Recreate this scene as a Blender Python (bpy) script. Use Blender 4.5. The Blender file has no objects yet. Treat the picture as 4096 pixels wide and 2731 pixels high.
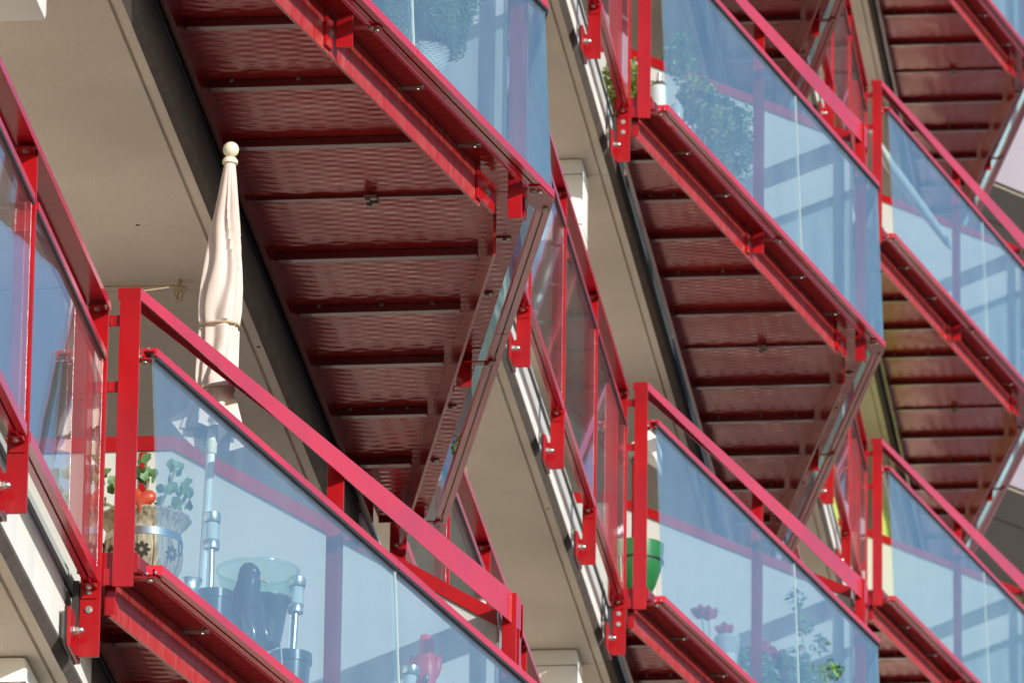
import bpy, bmesh, math, random
from mathutils import Vector, Matrix
random.seed(7)
scene = bpy.context.scene
col = scene.collection
PI = math.pi

# ------------------------------------------------------------------ camera
BASE = 11.686                       # height of the lowest slab edge seen, above the ground
F_PX = 37285.92
PITCH, YAW, ROLL = math.radians(19.66452713), math.radians(-6.69500157), math.radians(0.76409104)
f = Vector((math.sin(YAW)*math.cos(PITCH), math.cos(YAW)*math.cos(PITCH), math.sin(PITCH)))
r0 = Vector((math.cos(YAW), -math.sin(YAW), 0)); u0 = r0.cross(f)
r = r0*math.cos(ROLL)+u0*math.sin(ROLL); u = -r0*math.sin(ROLL)+u0*math.cos(ROLL)
cam_d = bpy.data.cameras.new('camera'); cam = bpy.data.objects.new('camera', cam_d); col.objects.link(cam)
m = Matrix.Identity(4)
for i in range(3):
    m[i][0] = r[i]; m[i][1] = u[i]; m[i][2] = -f[i]
m[0][3], m[1][3], m[2][3] = 5.26568, 0.0, BASE-10.08615
cam.matrix_world = m
cam_d.sensor_width = 36; cam_d.sensor_fit = 'HORIZONTAL'; cam_d.lens = F_PX/4096*36
cam_d.clip_start = 1; cam_d.clip_end = 3000
cam_d.dof.use_dof = True; cam_d.dof.focus_distance = 36.0; cam_d.dof.aperture_fstop = cam_d.lens/1000/0.023
scene.camera = cam

# ------------------------------------------------------------------ light
SUN = Vector((1.0, -0.95, 0.45)).normalized()
EL = math.asin(SUN.z); AZ = math.atan2(SUN.x, SUN.y)
w = bpy.data.worlds.new('World'); scene.world = w; w.use_nodes = True
nt = w.node_tree; nt.nodes.clear()
sky = nt.nodes.new('ShaderNodeTexSky'); sky.sky_type = 'NISHITA'; sky.sun_disc = False
sky.sun_elevation = EL; sky.sun_rotation = AZ; sky.altitude = 0; sky.air_density = 1.0; sky.dust_density = 0.5; sky.ozone_density = 3.0
bg = nt.nodes.new('ShaderNodeBackground'); bg.inputs[1].default_value = 0.13
wo = nt.nodes.new('ShaderNodeOutputWorld')
nt.links.new(sky.outputs[0], bg.inputs[0]); nt.links.new(bg.outputs[0], wo.inputs[0])
sd = bpy.data.lights.new('sun', 'SUN'); sd.energy = 4.2; sd.angle = math.radians(0.5); sd.color = (1.0, 0.93, 0.84)
so = bpy.data.objects.new('sun', sd); col.objects.link(so)
so.rotation_euler = SUN.to_track_quat('Z', 'Y').to_euler(); so.location = (20, -20, 40)
scene.view_settings.view_transform = 'Standard'; scene.view_settings.look = 'None'
scene.view_settings.exposure = 0.5; scene.view_settings.gamma = 1; scene.view_settings.use_curve_mapping = False
scene.render.engine = 'CYCLES'
scene.cycles.max_bounces = 10; scene.cycles.transparent_max_bounces = 24; scene.cycles.glossy_bounces = 5

# ------------------------------------------------------------------ materials
def mat(name):
    mt = bpy.data.materials.new(name); mt.use_nodes = True
    n = mt.node_tree; n.nodes.clear()
    out = n.nodes.new('ShaderNodeOutputMaterial')
    return mt, n, out
def pbr(name, color, rough=0.5, metal=0.0, coat=0.0, bump=None, var=None, spec=0.5, bumpfn=None, trans=0.0, coat_rough=0.05, vert_streak=None):
    mt, n, out = mat(name)
    p = n.nodes.new('ShaderNodeBsdfPrincipled')
    p.inputs['Base Color'].default_value = (*color, 1); p.inputs['Roughness'].default_value = rough
    p.inputs['Metallic'].default_value = metal; p.inputs['Coat Weight'].default_value = coat
    p.inputs['Coat Roughness'].default_value = coat_rough
    p.inputs['Specular IOR Level'].default_value = spec
    tc = n.nodes.new('ShaderNodeTexCoord')
    if var:                                   # (scale, darker colour, amount, detail)
        ns = n.nodes.new('ShaderNodeTexNoise'); ns.inputs['Scale'].default_value = var[0]; ns.inputs['Detail'].default_value = var[3]
        mp = n.nodes.new('ShaderNodeMapping'); n.links.new(tc.outputs['Object'], mp.inputs[0])
        if vert_streak: mp.inputs['Scale'].default_value = vert_streak
        n.links.new(mp.outputs[0], ns.inputs['Vector'])
        rp = n.nodes.new('ShaderNodeValToRGB'); rp.color_ramp.elements[0].position = .35; rp.color_ramp.elements[1].position = .7
        rp.color_ramp.elements[0].color = (0,0,0,1); rp.color_ramp.elements[1].color = (var[2],)*3+(1,)
        n.links.new(ns.outputs[0], rp.inputs[0])
        mx = n.nodes.new('ShaderNodeMix'); mx.data_type = 'RGBA'
        mx.inputs[6].default_value = (*color, 1); mx.inputs[7].default_value = (*var[1], 1)
        n.links.new(rp.outputs[0], mx.inputs[0]); n.links.new(mx.outputs[2], p.inputs['Base Color'])
    if bump:                                  # (scale, strength, distance)
        nb = n.nodes.new('ShaderNodeTexNoise'); nb.inputs['Scale'].default_value = bump[0]; nb.inputs['Detail'].default_value = 3
        n.links.new(tc.outputs['Object'], nb.inputs['Vector'])
        b = n.nodes.new('ShaderNodeBump'); b.inputs['Strength'].default_value = bump[1]; b.inputs['Distance'].default_value = bump[2]
        n.links.new(nb.outputs[0], b.inputs['Height']); n.links.new(b.outputs[0], p.inputs['Normal'])
        if coat: n.links.new(b.outputs[0], p.inputs['Coat Normal'])
    n.links.new(p.outputs[0], out.inputs[0])
    return mt
M = {}
RED = (0.33, 0.006, 0.009)
M['red'] = pbr('red_gloss_paint', RED, 0.2, coat=0.2, spec=.25, bump=(200, 0.25, 0.0015), var=(3.5, (0.22, 0.006, 0.010), .9, 8), coat_rough=.08)
M['rail_red'] = pbr('red_satin_rail_paint', (0.50, 0.008, 0.020), 0.26, coat=0.45, spec=.45, bump=(9, 0.12, 0.004), var=(2.2, (0.34, 0.010, 0.030), .9, 4), coat_rough=.12)
M['beam_red'] = pbr('weathered_red_paint', RED, 0.30, coat=0.25, spec=.3, bump=(220, 0.08, 0.001), var=(10, (0.36, 0.12, 0.10), .5, 6), vert_streak=(5, 5, .7))
M['stucco'] = pbr('ceiling_stucco', (0.69, 0.625, 0.535), 0.92, bump=(140, 0.6, 0.005), var=(1.1, (0.56, 0.50, 0.425), .9, 9))
M['lip'] = pbr('painted_concrete_lip', (0.60, 0.54, 0.46), 0.9, bump=(90, 0.45, 0.004), var=(6, (0.38, 0.33, 0.28), .7, 7))
M['drip'] = pbr('dark_base_coat', (0.115, 0.095, 0.083), 0.95, bump=(160, 0.8, 0.006), var=(12, (0.07, 0.058, 0.05), .8, 7))
M['shade_dark'] = pbr('concrete_dark_for_shade', (0.085, 0.083, 0.082), 0.9, bump=(120, .5, .005), var=(4, (0.05, 0.048, 0.046), .8, 7))  # shade under the balconies put into the colour; also used for tie holes
M['fascia'] = pbr('pale_fascia_panel', (0.66, 0.67, 0.64), 0.6, bump=(40, 0.15, 0.003), var=(3, (0.52, 0.53, 0.51), .7, 5), vert_streak=(1, 1.3, .35))
M['trim'] = pbr('grey_green_cover_strip', (0.42, 0.46, 0.44), 0.5)
M['dark'] = pbr('dark_recess_profile', (0.035, 0.032, 0.04), 0.5)
M['rubber'] = pbr('black_rubber', (0.02, 0.02, 0.022), 0.55)
M['steel'] = pbr('stainless_steel', (0.72, 0.70, 0.66), 0.32, metal=1.0)
M['bronze'] = pbr('dull_zinc', (0.33, 0.30, 0.27), 0.45, metal=.8)
M['white'] = pbr('white_enamel', (0.80, 0.80, 0.77), 0.45, var=(4, (0.70, 0.69, 0.64), .6, 5))
M['wall'] = pbr('render_wall', (0.78, 0.70, 0.60), 0.9, bump=(70, 0.3, 0.003))
M['frame'] = pbr('window_frame_white', (0.72, 0.72, 0.70), 0.4)
M['black'] = pbr('black_plastic', (0.018, 0.022, 0.028), 0.3)
M['raven'] = pbr('black_glazed_plastic', (0.012, 0.014, 0.02), 0.16, coat=.6)
M['greenpot'] = pbr('green_plastic', (0.025, 0.20, 0.05), 0.35, coat=.2)
M['terracotta'] = pbr('pink_clay', (0.50, 0.24, 0.20), 0.7)
M['wicker'] = None
M['leaf'] = pbr('leaf_green', (0.18, 0.30, 0.10), 0.5, var=(18, (0.10, 0.20, 0.07), .9, 3))
M['leaf_dark'] = pbr('conifer_green', (0.09, 0.20, 0.06), 0.6, var=(9, (0.12, 0.18, 0.04), .9, 3))
M['leaf_yellow'] = pbr('variegated_leaf', (0.34, 0.36, 0.05), 0.5, var=(20, (0.08, 0.16, 0.04), .95, 3))
M['leaf_fresh'] = pbr('geranium_leaf', (0.14, 0.32, 0.07), 0.5, var=(12, (0.04, 0.10, 0.04), .8, 3))
M['leaf_brown'] = pbr('dry_leaf', (0.28, 0.17, 0.06), 0.6)
M['stem'] = pbr('woody_stem', (0.36, 0.30, 0.17), 0.7)
M['petal'] = pbr('pink_petal', (0.75, 0.03, 0.10), 0.55)
M['heart'] = pbr('orange_red_ceramic', (0.80, 0.10, 0.03), 0.35, coat=.3, bump=(90, .25, .003), var=(25, (0.55, 0.05, 0.03), .8, 5))
M['canvas'] = pbr('cream_canvas', (0.58, 0.50, 0.455), 0.85, bump=(300, .25, .0006), var=(5, (0.48, 0.39, 0.35), .7, 5))
M['ivory'] = pbr('ivory_plastic', (0.66, 0.62, 0.47), 0.5, var=(20, (0.5, 0.46, 0.34), .6, 5))
M['rope'] = pbr('hemp_cord', (0.34, 0.26, 0.15), 0.9)
M['parrot'] = pbr('red_parrot_paint', (0.70, 0.02, 0.03), 0.4, coat=.3)
M['horn'] = pbr('pale_beak', (0.55, 0.45, 0.33), 0.5)
M['ceramic'] = pbr('cream_ceramic', (0.62, 0.58, 0.50), 0.3, coat=.3)
M['ceramic_blue'] = pbr('turquoise_glaze', (0.12, 0.42, 0.50), 0.3, coat=.3)
M['ceramic_orange'] = pbr('orange_glaze', (0.62, 0.24, 0.06), 0.3, coat=.3)
M['soil'] = pbr('potting_soil', (0.05, 0.035, 0.025), 0.95)
M['road'] = pbr('pale_paving', (0.16, 0.135, 0.105), 0.9, var=(.3, (0.10, 0.085, 0.07), .8, 6))
M['far_wall'] = pbr('distant_render', (0.27, 0.25, 0.29), 0.8, var=(.5, (0.20, 0.18, 0.22), .8, 5))
M['far_beige'] = pbr('distant_beige', (0.50, 0.45, 0.38), 0.9)
M['far_glass'] = pbr('distant_window', (0.12, 0.14, 0.17), 0.1)
M['frost'] = None
M['blind_cloth'] = pbr('yellow_green_cloth', (0.44, 0.56, 0.10), 0.8, var=(6, (0.38, 0.47, 0.08), .6, 4))

def glass(name, tint=(0.90, 0.96, 0.95), coat=(1,1,1), ior=1.52, dust=.02):
    mt, n, out = mat(name)
    tr = n.nodes.new('ShaderNodeBsdfTransparent'); tr.inputs[0].default_value = (*tint, 1)
    gl = n.nodes.new('ShaderNodeBsdfGlossy'); gl.inputs['Roughness'].default_value = 0.012; gl.inputs['Color'].default_value = (*coat, 1)
    fr = n.nodes.new('ShaderNodeFresnel')
    ge = n.nodes.new('ShaderNodeNewGeometry'); iv = n.nodes.new('ShaderNodeMapRange')      # same reflectance on both faces of the pane
    iv.inputs[3].default_value = ior; iv.inputs[4].default_value = 1/ior
    n.links.new(ge.outputs['Backfacing'], iv.inputs[0]); n.links.new(iv.outputs[0], fr.inputs[0])
    tc = n.nodes.new('ShaderNodeTexCoord')
    ns = n.nodes.new('ShaderNodeTexNoise'); ns.inputs['Scale'].default_value = 2.2; ns.inputs['Detail'].default_value = 2
    n.links.new(tc.outputs['Object'], ns.inputs[0])
    bp = n.nodes.new('ShaderNodeBump'); bp.inputs['Strength'].default_value = .06; bp.inputs['Distance'].default_value = .004
    n.links.new(ns.outputs[0], bp.inputs['Height']); n.links.new(bp.outputs[0], gl.inputs['Normal'])
    mx = n.nodes.new('ShaderNodeMixShader')
    n.links.new(fr.outputs[0], mx.inputs[0]); n.links.new(tr.outputs[0], mx.inputs[1]); n.links.new(gl.outputs[0], mx.inputs[2])
    # a thin film of dust
    df = n.nodes.new('ShaderNodeBsdfDiffuse'); df.inputs[0].default_value = (0.60, 0.745, 0.79, 1)
    n2 = n.nodes.new('ShaderNodeTexNoise'); n2.inputs['Scale'].default_value = 6; n2.inputs['Detail'].default_value = 7
    mp = n.nodes.new('ShaderNodeMapping'); mp.inputs['Scale'].default_value = (1.2, 1.2, .3)
    n.links.new(tc.outputs['Object'], mp.inputs[0]); n.links.new(mp.outputs[0], n2.inputs[0])
    mr = n.nodes.new('ShaderNodeMapRange'); mr.inputs[1].default_value = .3; mr.inputs[2].default_value = .8; mr.inputs[3].default_value = dust*.75; mr.inputs[4].default_value = dust*1.4
    n.links.new(n2.outputs[0], mr.inputs[0])
    m2 = n.nodes.new('ShaderNodeMixShader')
    n.links.new(mr.outputs[0], m2.inputs[0]); n.links.new(mx.outputs[0], m2.inputs[1]); n.links.new(df.outputs[0], m2.inputs[2])
    n.links.new(m2.outputs[0], out.inputs[0])
    return mt
M['glass'] = glass('sun_coated_balcony_glass', (0.865, 0.948, 0.972), (0.41, 0.785, 1.0), ior=2.15, dust=.06)
M['glass2'] = glass('loggia_glass', (0.90, 0.93, 0.93), (0.9, 0.95, 1.0), ior=1.52)
M['clear'] = glass('lantern_glass', (0.93, 0.95, 0.95), ior=1.45)
M['bowl'] = glass('green_bowl_glass', (0.84, 0.94, 0.90), ior=1.3)

def frost():
    mt, n, out = mat('frosted_screen_panel')
    df = n.nodes.new('ShaderNodeBsdfDiffuse'); df.inputs[0].default_value = (0.62, 0.64, 0.62, 1)
    tl = n.nodes.new('ShaderNodeBsdfTranslucent'); tl.inputs[0].default_value = (0.66, 0.69, 0.66, 1)
    mx = n.nodes.new('ShaderNodeMixShader'); mx.inputs[0].default_value = .35
    n.links.new(df.outputs[0], mx.inputs[1]); n.links.new(tl.outputs[0], mx.inputs[2]); n.links.new(mx.outputs[0], out.inputs[0])
    return mt
M['frost'] = frost()

def deck_mat():
    # stamped sheet steel: staggered shallow dimples, glossy red paint
    mt, n, out = mat('embossed_red_sheet')
    p = n.nodes.new('ShaderNodeBsdfPrincipled')
    p.inputs['Base Color'].default_value = (0.31, 0.013, 0.012, 1); p.inputs['Metallic'].default_value = .22; p.inputs['Roughness'].default_value = .2; p.inputs['Specular IOR Level'].default_value = .15
    p.inputs['Coat Weight'].default_value = .1; p.inputs['Coat Roughness'].default_value = .05
    tc = n.nodes.new('ShaderNodeTexCoord'); sp = n.nodes.new('ShaderNodeSeparateXYZ'); n.links.new(tc.outputs['Object'], sp.inputs[0])
    ns = n.nodes.new('ShaderNodeTexNoise'); ns.inputs['Scale'].default_value = 5; n.links.new(tc.outputs['Object'], ns.inputs[0])
    def mth(op, a, b=None, c=None):
        q = n.nodes.new('ShaderNodeMath'); q.operation = op
        for i, v in enumerate((a, b, c)):
            if v is None: continue
            if isinstance(v, (int, float)): q.inputs[i].default_value = v
            else: n.links.new(v, q.inputs[i])
        return q.outputs[0]
    yy = mth('ADD', mth('MULTIPLY', sp.outputs[1], 2*PI/0.058), mth('MULTIPLY', ns.outputs[0], 5.0))
    xx = mth('MULTIPLY', sp.outputs[0], 2*PI/0.17)
    h = mth('MULTIPLY', mth('SINE', yy), mth('SINE', xx))
    h = mth('ADD', h, mth('MULTIPLY', ns.outputs[0], .8))
    n3 = n.nodes.new('ShaderNodeTexNoise'); n3.inputs['Scale'].default_value = 1.8; n3.inputs['Detail'].default_value = 2; n.links.new(tc.outputs['Object'], n3.inputs[0])
    h = mth('ADD', h, mth('MULTIPLY', n3.outputs[0], 22.0))
    bp = n.nodes.new('ShaderNodeBump'); bp.inputs['Strength'].default_value = 1.0; bp.inputs['Distance'].default_value = 0.00085
    n.links.new(h, bp.inputs['Height']); n.links.new(bp.outputs[0], p.inputs['Normal']); n.links.new(bp.outputs[0], p.inputs['Coat Normal'])
    n.links.new(p.outputs[0], out.inputs[0]); return mt
M['deck'] = deck_mat()

def wicker():
    mt, n, out = mat('white_wicker')
    p = n.nodes.new('ShaderNodeBsdfPrincipled'); p.inputs['Base Color'].default_value = (.62, .62, .58, 1); p.inputs['Roughness'].default_value = .6
    n.links.new(p.outputs[0], out.inputs[0]); return mt
M['wicker'] = wicker()

def wood():
    mt, n, out = mat('aged_barrel_wood')
    p = n.nodes.new('ShaderNodeBsdfPrincipled'); p.inputs['Roughness'].default_value = .8
    tc = n.nodes.new('ShaderNodeTexCoord'); mp = n.nodes.new('ShaderNodeMapping'); mp.inputs['Scale'].default_value = (1, 1, .12)
    ns = n.nodes.new('ShaderNodeTexNoise'); ns.inputs['Scale'].default_value = 90; ns.inputs['Detail'].default_value = 6
    n.links.new(tc.outputs['Object'], mp.inputs[0]); n.links.new(mp.outputs[0], ns.inputs[0])
    rp = n.nodes.new('ShaderNodeValToRGB'); rp.color_ramp.elements[0].color = (.22, .155, .10, 1); rp.color_ramp.elements[1].color = (.60, .47, .33, 1)
    rp.color_ramp.elements[0].position = .3; rp.color_ramp.elements[1].position = .65
    n.links.new(ns.outputs[0], rp.inputs[0]); n.links.new(rp.outputs[0], p.inputs[0])
    b = n.nodes.new('ShaderNodeBump'); b.inputs['Strength'].default_value = .4; b.inputs['Distance'].default_value = .003
    n.links.new(ns.outputs[0], b.inputs['Height']); n.links.new(b.outputs[0], p.inputs['Normal'])
    n.links.new(p.outputs[0], out.inputs[0]); return mt
M['wood'] = wood()
M['carving'] = pbr('dark_carving', (0.05, 0.032, 0.018), 0.8)

# ------------------------------------------------------------------ mesh helpers
class MB:
    def __init__(s): s.bm = bmesh.new()
    def face(s, pts):
        return s.bm.faces.new([s.bm.verts.new(p) for p in pts])
    def loft(s, rings, caps=True, closed=True):
        vs = [[s.bm.verts.new(p) for p in ring] for ring in rings]
        for a, b in zip(vs[:-1], vs[1:]):
            k = len(a)
            for i in range(k if closed else k-1):
                j = (i+1) % k
                try: s.bm.faces.new((a[i], a[j], b[j], b[i]))
                except ValueError: pass
        if caps:
            s.bm.faces.new(vs[0][::-1]); s.bm.faces.new(vs[-1])
        return s
    def box(s, x0, x1, y0, y1, z0, z1):
        return s.loft([[(x0,y0,z0),(x1,y0,z0),(x1,y1,z0),(x0,y1,z0)], [(x0,y0,z1),(x1,y0,z1),(x1,y1,z1),(x0,y1,z1)]])
    def tube(s, pts, rad, k=8, caps=True):
        pts = [Vector(p) for p in pts]; rings = []
        rr = rad if isinstance(rad, (list, tuple)) else [rad]*len(pts)
        for i, p in enumerate(pts):
            t = (pts[min(i+1, len(pts)-1)]-pts[max(i-1, 0)]).normalized()
            a = t.cross(Vector((0, 0, 1)))
            if a.length < .05: a = t.cross(Vector((0, 1, 0)))
            a.normalize(); b = t.cross(a)
            rings.append([p+(a*math.cos(2*PI*j/k)+b*math.sin(2*PI*j/k))*rr[i] for j in range(k)])
        return s.loft(rings, caps)
    def lathe(s, prof, c=(0,0,0), k=32, axis=None, mod=None, caps=True):
        c = Vector(c); rings = []
        q = Vector((0, 0, 1)).rotation_difference(Vector(axis).normalized()) if axis else None
        for i, (rad, z) in enumerate(prof):
            ring = []
            for j in range(k):
                a = 2*PI*j/k; R_ = rad*(mod(a, i, z) if mod else 1)
                v = Vector((R_*math.cos(a), R_*math.sin(a), z))
                if q: v = q @ v
                ring.append(c+v)
            rings.append(ring)
        return s.loft(rings, caps)
    def ball(s, c, rad, k=14, sc=(1,1,1)):
        prof = [(max(1e-4, math.sin(PI*i/k)), -math.cos(PI*i/k)) for i in range(k+1)]
        c = Vector(c)
        rings = [[c+Vector((R_*math.cos(2*PI*j/16)*sc[0], R_*math.sin(2*PI*j/16)*sc[1], z*sc[2]))*rad for j in range(16)] for R_, z in prof]
        return s.loft(rings)
    def build(s, name, material, parent=None, smooth=False, bevel=0):
        bmesh.ops.remove_doubles(s.bm, verts=s.bm.verts, dist=1e-6)
        if bevel:
            ed = [e for e in s.bm.edges if len(e.link_faces) == 2 and e.calc_face_angle(0) > .5]
            bmesh.ops.bevel(s.bm, geom=ed, offset=bevel, segments=2, affect='EDGES', profile=.6, clamp_overlap=True)
        bmesh.ops.recalc_face_normals(s.bm, faces=s.bm.faces)
        me = bpy.data.meshes.new(name); s.bm.to_mesh(me); s.bm.free()
        if smooth:
            for p in me.polygons: p.use_smooth = True
            try: me.set_sharp_from_angle(angle=math.radians(40))
            except Exception: pass
        me.materials.append(material if not isinstance(material, str) else M[material])
        o = bpy.data.objects.new(name, me); col.objects.link(o)
        if parent: o.parent = parent
        return o
def empty(name, loc=(0,0,0), label=None, cat=None, group=None):
    o = bpy.data.objects.new(name, None); col.objects.link(o); o.location = loc; o.empty_display_size = .1
    tag(o, label, cat, group); return o
def tag(o, label=None, cat=None, group=None, kind=None):
    for k, v in (('label', label), ('category', cat), ('group', group), ('kind', kind)):
        if v: o[k] = v
    return o
def copy_tree(o, parent=None):
    c = o.copy(); col.objects.link(c); c.parent = parent
    for ch in [x for x in KIDS.get(o.name, [])]:
        copy_tree(ch, c)
    return c
KIDS = {}
def index_kids():
    KIDS.clear()
    for o in bpy.data.objects:
        if o.parent: KIDS.setdefault(o.parent.name, []).append(o)
def dup(root, loc, label, group):
    index_kids()
    c = copy_tree(root); c.location = loc; c['label'] = label
    if group: c['group'] = group
    return c

# ------------------------------------------------------------------ frame of the place
FH, L, APEX = 2.9, 17.76909, 34.94
def W(b, n, x=0, y=0, z=0):
    return Vector((x + (0, .013, -.012, -.012)[b] if b >= 0 else x, y+APEX+L*b, z+FH*n+BASE))
YEND = APEX+L*2+5.4

# ------------------------------------------------------------------ ground
g = MB(); g.box(-400, 400, -200, 600, -.3, 0); o = g.build('ground', 'road'); tag(o, kind='structure')

# ------------------------------------------------------------------ building: slabs, fascias, rear wall
bld = empty('apartment_building', (0, 40, 0), 'pale rendered apartment block whose ceilings and slab edges run up behind the red balconies', 'apartment building')
def bpart(mb, name, material, **k):
    ob = mb.build(name, material, None, **k); ob.parent = bld; ob.location = (0, -40, 0); return ob
DEPTH = 2.6
SX, SZ = .035, -.11                 # slab edge relative to the railing datum
joints = []
y = APEX - L*2
for b in range(-2, 3):
    joints += [APEX+L*b-3.55, APEX+L*b+.13, APEX+L*b+6.6]
joints = sorted(j for j in joints if j < YEND-1) + [YEND]
for n in range(-1, 8):
    zb = BASE+FH*n+SZ
    def ex(prof, a, b): return [[(x+SX, yy, zb+z) for x, z in prof] for yy in (a, b)]
    for ja, jb in zip(joints[:-1], joints[1:]):
        s = MB(); s.loft(ex([(0,0),(0,.02),(-.02,.27),(-DEPTH,.27),(-DEPTH,.001),(-.052,.001),(-.049,.014),(-.040,.014),(-.037,0)], ja+.004, jb-.004))
        bpart(s, 'floor_slab', 'stucco')
    J0 = joints[0]
    s = MB(); s.loft(ex([(.001,.001),(.030,.030),(.030,.040),(-.01,.040),(-.01,.022)], J0, YEND)); bpart(s, 'drip_strip', 'drip')
    zones = [(J0, APEX-L-3.45, 1)]                       # white panels between the balconies, behind them panels coloured dark for the balcony's shade
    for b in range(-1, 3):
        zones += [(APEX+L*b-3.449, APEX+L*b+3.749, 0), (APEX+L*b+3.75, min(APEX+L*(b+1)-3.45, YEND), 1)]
    for ya, yb, wh in zones:
        if yb-ya < .1: continue
        for q in range(6 if wh else 1):
            y0_, y1_ = ya+(yb-ya)*q/(6 if wh else 1), ya+(yb-ya)*(q+1)/(6 if wh else 1)-.003
            s = MB(); s.loft(ex([(-.01,.041),(.032,.041),(.032,.258),(-.01,.258)] if wh else [(-.02,.041),(.026,.041),(.018,.258),(-.02,.258)], y0_, y1_)); bpart(s, 'fascia_panel', 'fascia' if wh else 'shade_dark')
        s = MB(); s.loft(ex([(-.05,.271),(.016,.271),(.016,.310),(-.05,.310)], ya, yb)); bpart(s, 'shadow_gap_profile', 'dark')
        s = MB(); s.loft(ex([(-.05,.311),(.033,.311),(.033,.330),(.020,.331),(.020,.368),(-.05,.368)], ya, yb)); bpart(s, 'edge_trim', 'trim' if wh else 'shade_dark')
    rgh = random.Random(n+5)
    for q in range(16):
        s = MB(); hx, hy = rgh.choice((-.018, -.30, -.85)), J0+20+rgh.uniform(0, 55)
        s.lathe([(.009,0),(.009,-.0012)], (hx+SX, hy, zb-(0 if hx > -.03 else -.001)), 10); bpart(s, 'tie_hole', 'shade_dark')
s = MB(); s.box(-DEPTH-.4, -DEPTH+.05, joints[0], YEND, 0, BASE+FH*8); bpart(s, 'rear_wall', 'wall')
s = MB(); s.box(-DEPTH+.06, .0, YEND+.002, YEND+.25, 0, BASE+FH*8); bpart(s, 'end_wall', 'wall')
# lower storeys that the glossy undersides mirror
s = MB(); s.box(-DEPTH+.06, -.3, joints[0], YEND, 0, BASE-FH-.3); bpart(s, 'lower_wall', 'wall')
# windows in the rear wall
for n in range(0, 7):
    for b in range(-1, 3):
        for yc in (-6.2, 2.4, 6.0):
            yw = APEX+L*b+yc
            if yw > YEND-2: continue
            fr = MB(); zz = BASE+FH*n+.5
            for (y0,y1,z0,z1) in ((-1,-.93,0,2.1),(.93,1,0,2.1),(-.93,.93,0,.07),(-.93,.93,2.03,2.1),(-.03,.03,.07,2.03)):
                fr.box(-DEPTH+.051, -DEPTH+.11, yw+y0, yw+y1, zz+z0, zz+z1)
            wf = bpart(fr, 'window', 'frame')
            pn = MB(); pn.box(-DEPTH+.06, -DEPTH+.08, yw-.93, yw+.93, zz+.07, zz+2.03)
            pp = pn.build('pane', 'far_glass'); pp.parent = wf
# white boxes under the ceilings
for n in range(0, 7):
    for b in range(0, 3):
        zt = BASE+FH*n+SZ; yb = APEX+L*b-(4.09 if b == 0 else 3.83)
        bx = MB(); hb_ = .37 if (b == 0 and n > 0) else .49; xr_ = -.062 if (b == 0 and n == 0) else (-.118 if b == 0 else -.088)
        bx.box(-.62, xr_, yb, yb+.34, zt-hb_, zt-.002)
        cb = bpart(bx, 'ceiling_box', 'white', bevel=.02, smooth=True)
        for zz_ in (-.10, -hb_+.09):
            sm = MB(); sm.box(-.618, xr_+.0012, yb-.0012, yb+.338, zt+zz_, zt+zz_+.004); so_ = sm.build('cover_joint', 'dark'); so_.parent = cb
        sm = MB(); sm.lathe([(.006,0),(.006,-.002)], (xr_-.05, yb-.0005, zt-hb_+.05), 10, (0,-1,0)); so_ = sm.build('screw', 'steel'); so_.parent = cb

# ------------------------------------------------------------------ balcony
class P: pass
def params(low):
    p = P(); p.d = 0 if low else -.115
    p.zb = .227+p.d; p.zg = 1.042 if low else 1.139; p.zh = 1.267 if low else 1.36; p.pb = .149+p.d
    p.low = low
    return p
def X(y, n, top=False):            # x on the outer edge line (offset n) for |y| from the apex; y <= 0
    return 1.33+.228*y+n/.975
def sweep(mb, prof, ya, yb, sg, zoff=0):
    mb.loft([[(X(yy, n), sg*yy, z+zoff) for n, z in prof] for yy in (ya, yb)])
def rail_prof(zt, w, h, slot):
    return [(0,zt),(0,zt-h),(-slot+.004,zt-h),(-slot+.004,zt-h+.02),(-slot-.004,zt-h+.02),(-slot-.004,zt-h),(-w,zt-h),(-w,zt)]
Y0 = -4.045
def hexhead(mb, c, rad, h, axis):
    mb.lathe([(rad*1.45,0),(rad*1.45,h*.18),(rad,h*.18),(rad,h*.85),(rad*.75,h)], c, 12, axis)

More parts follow.
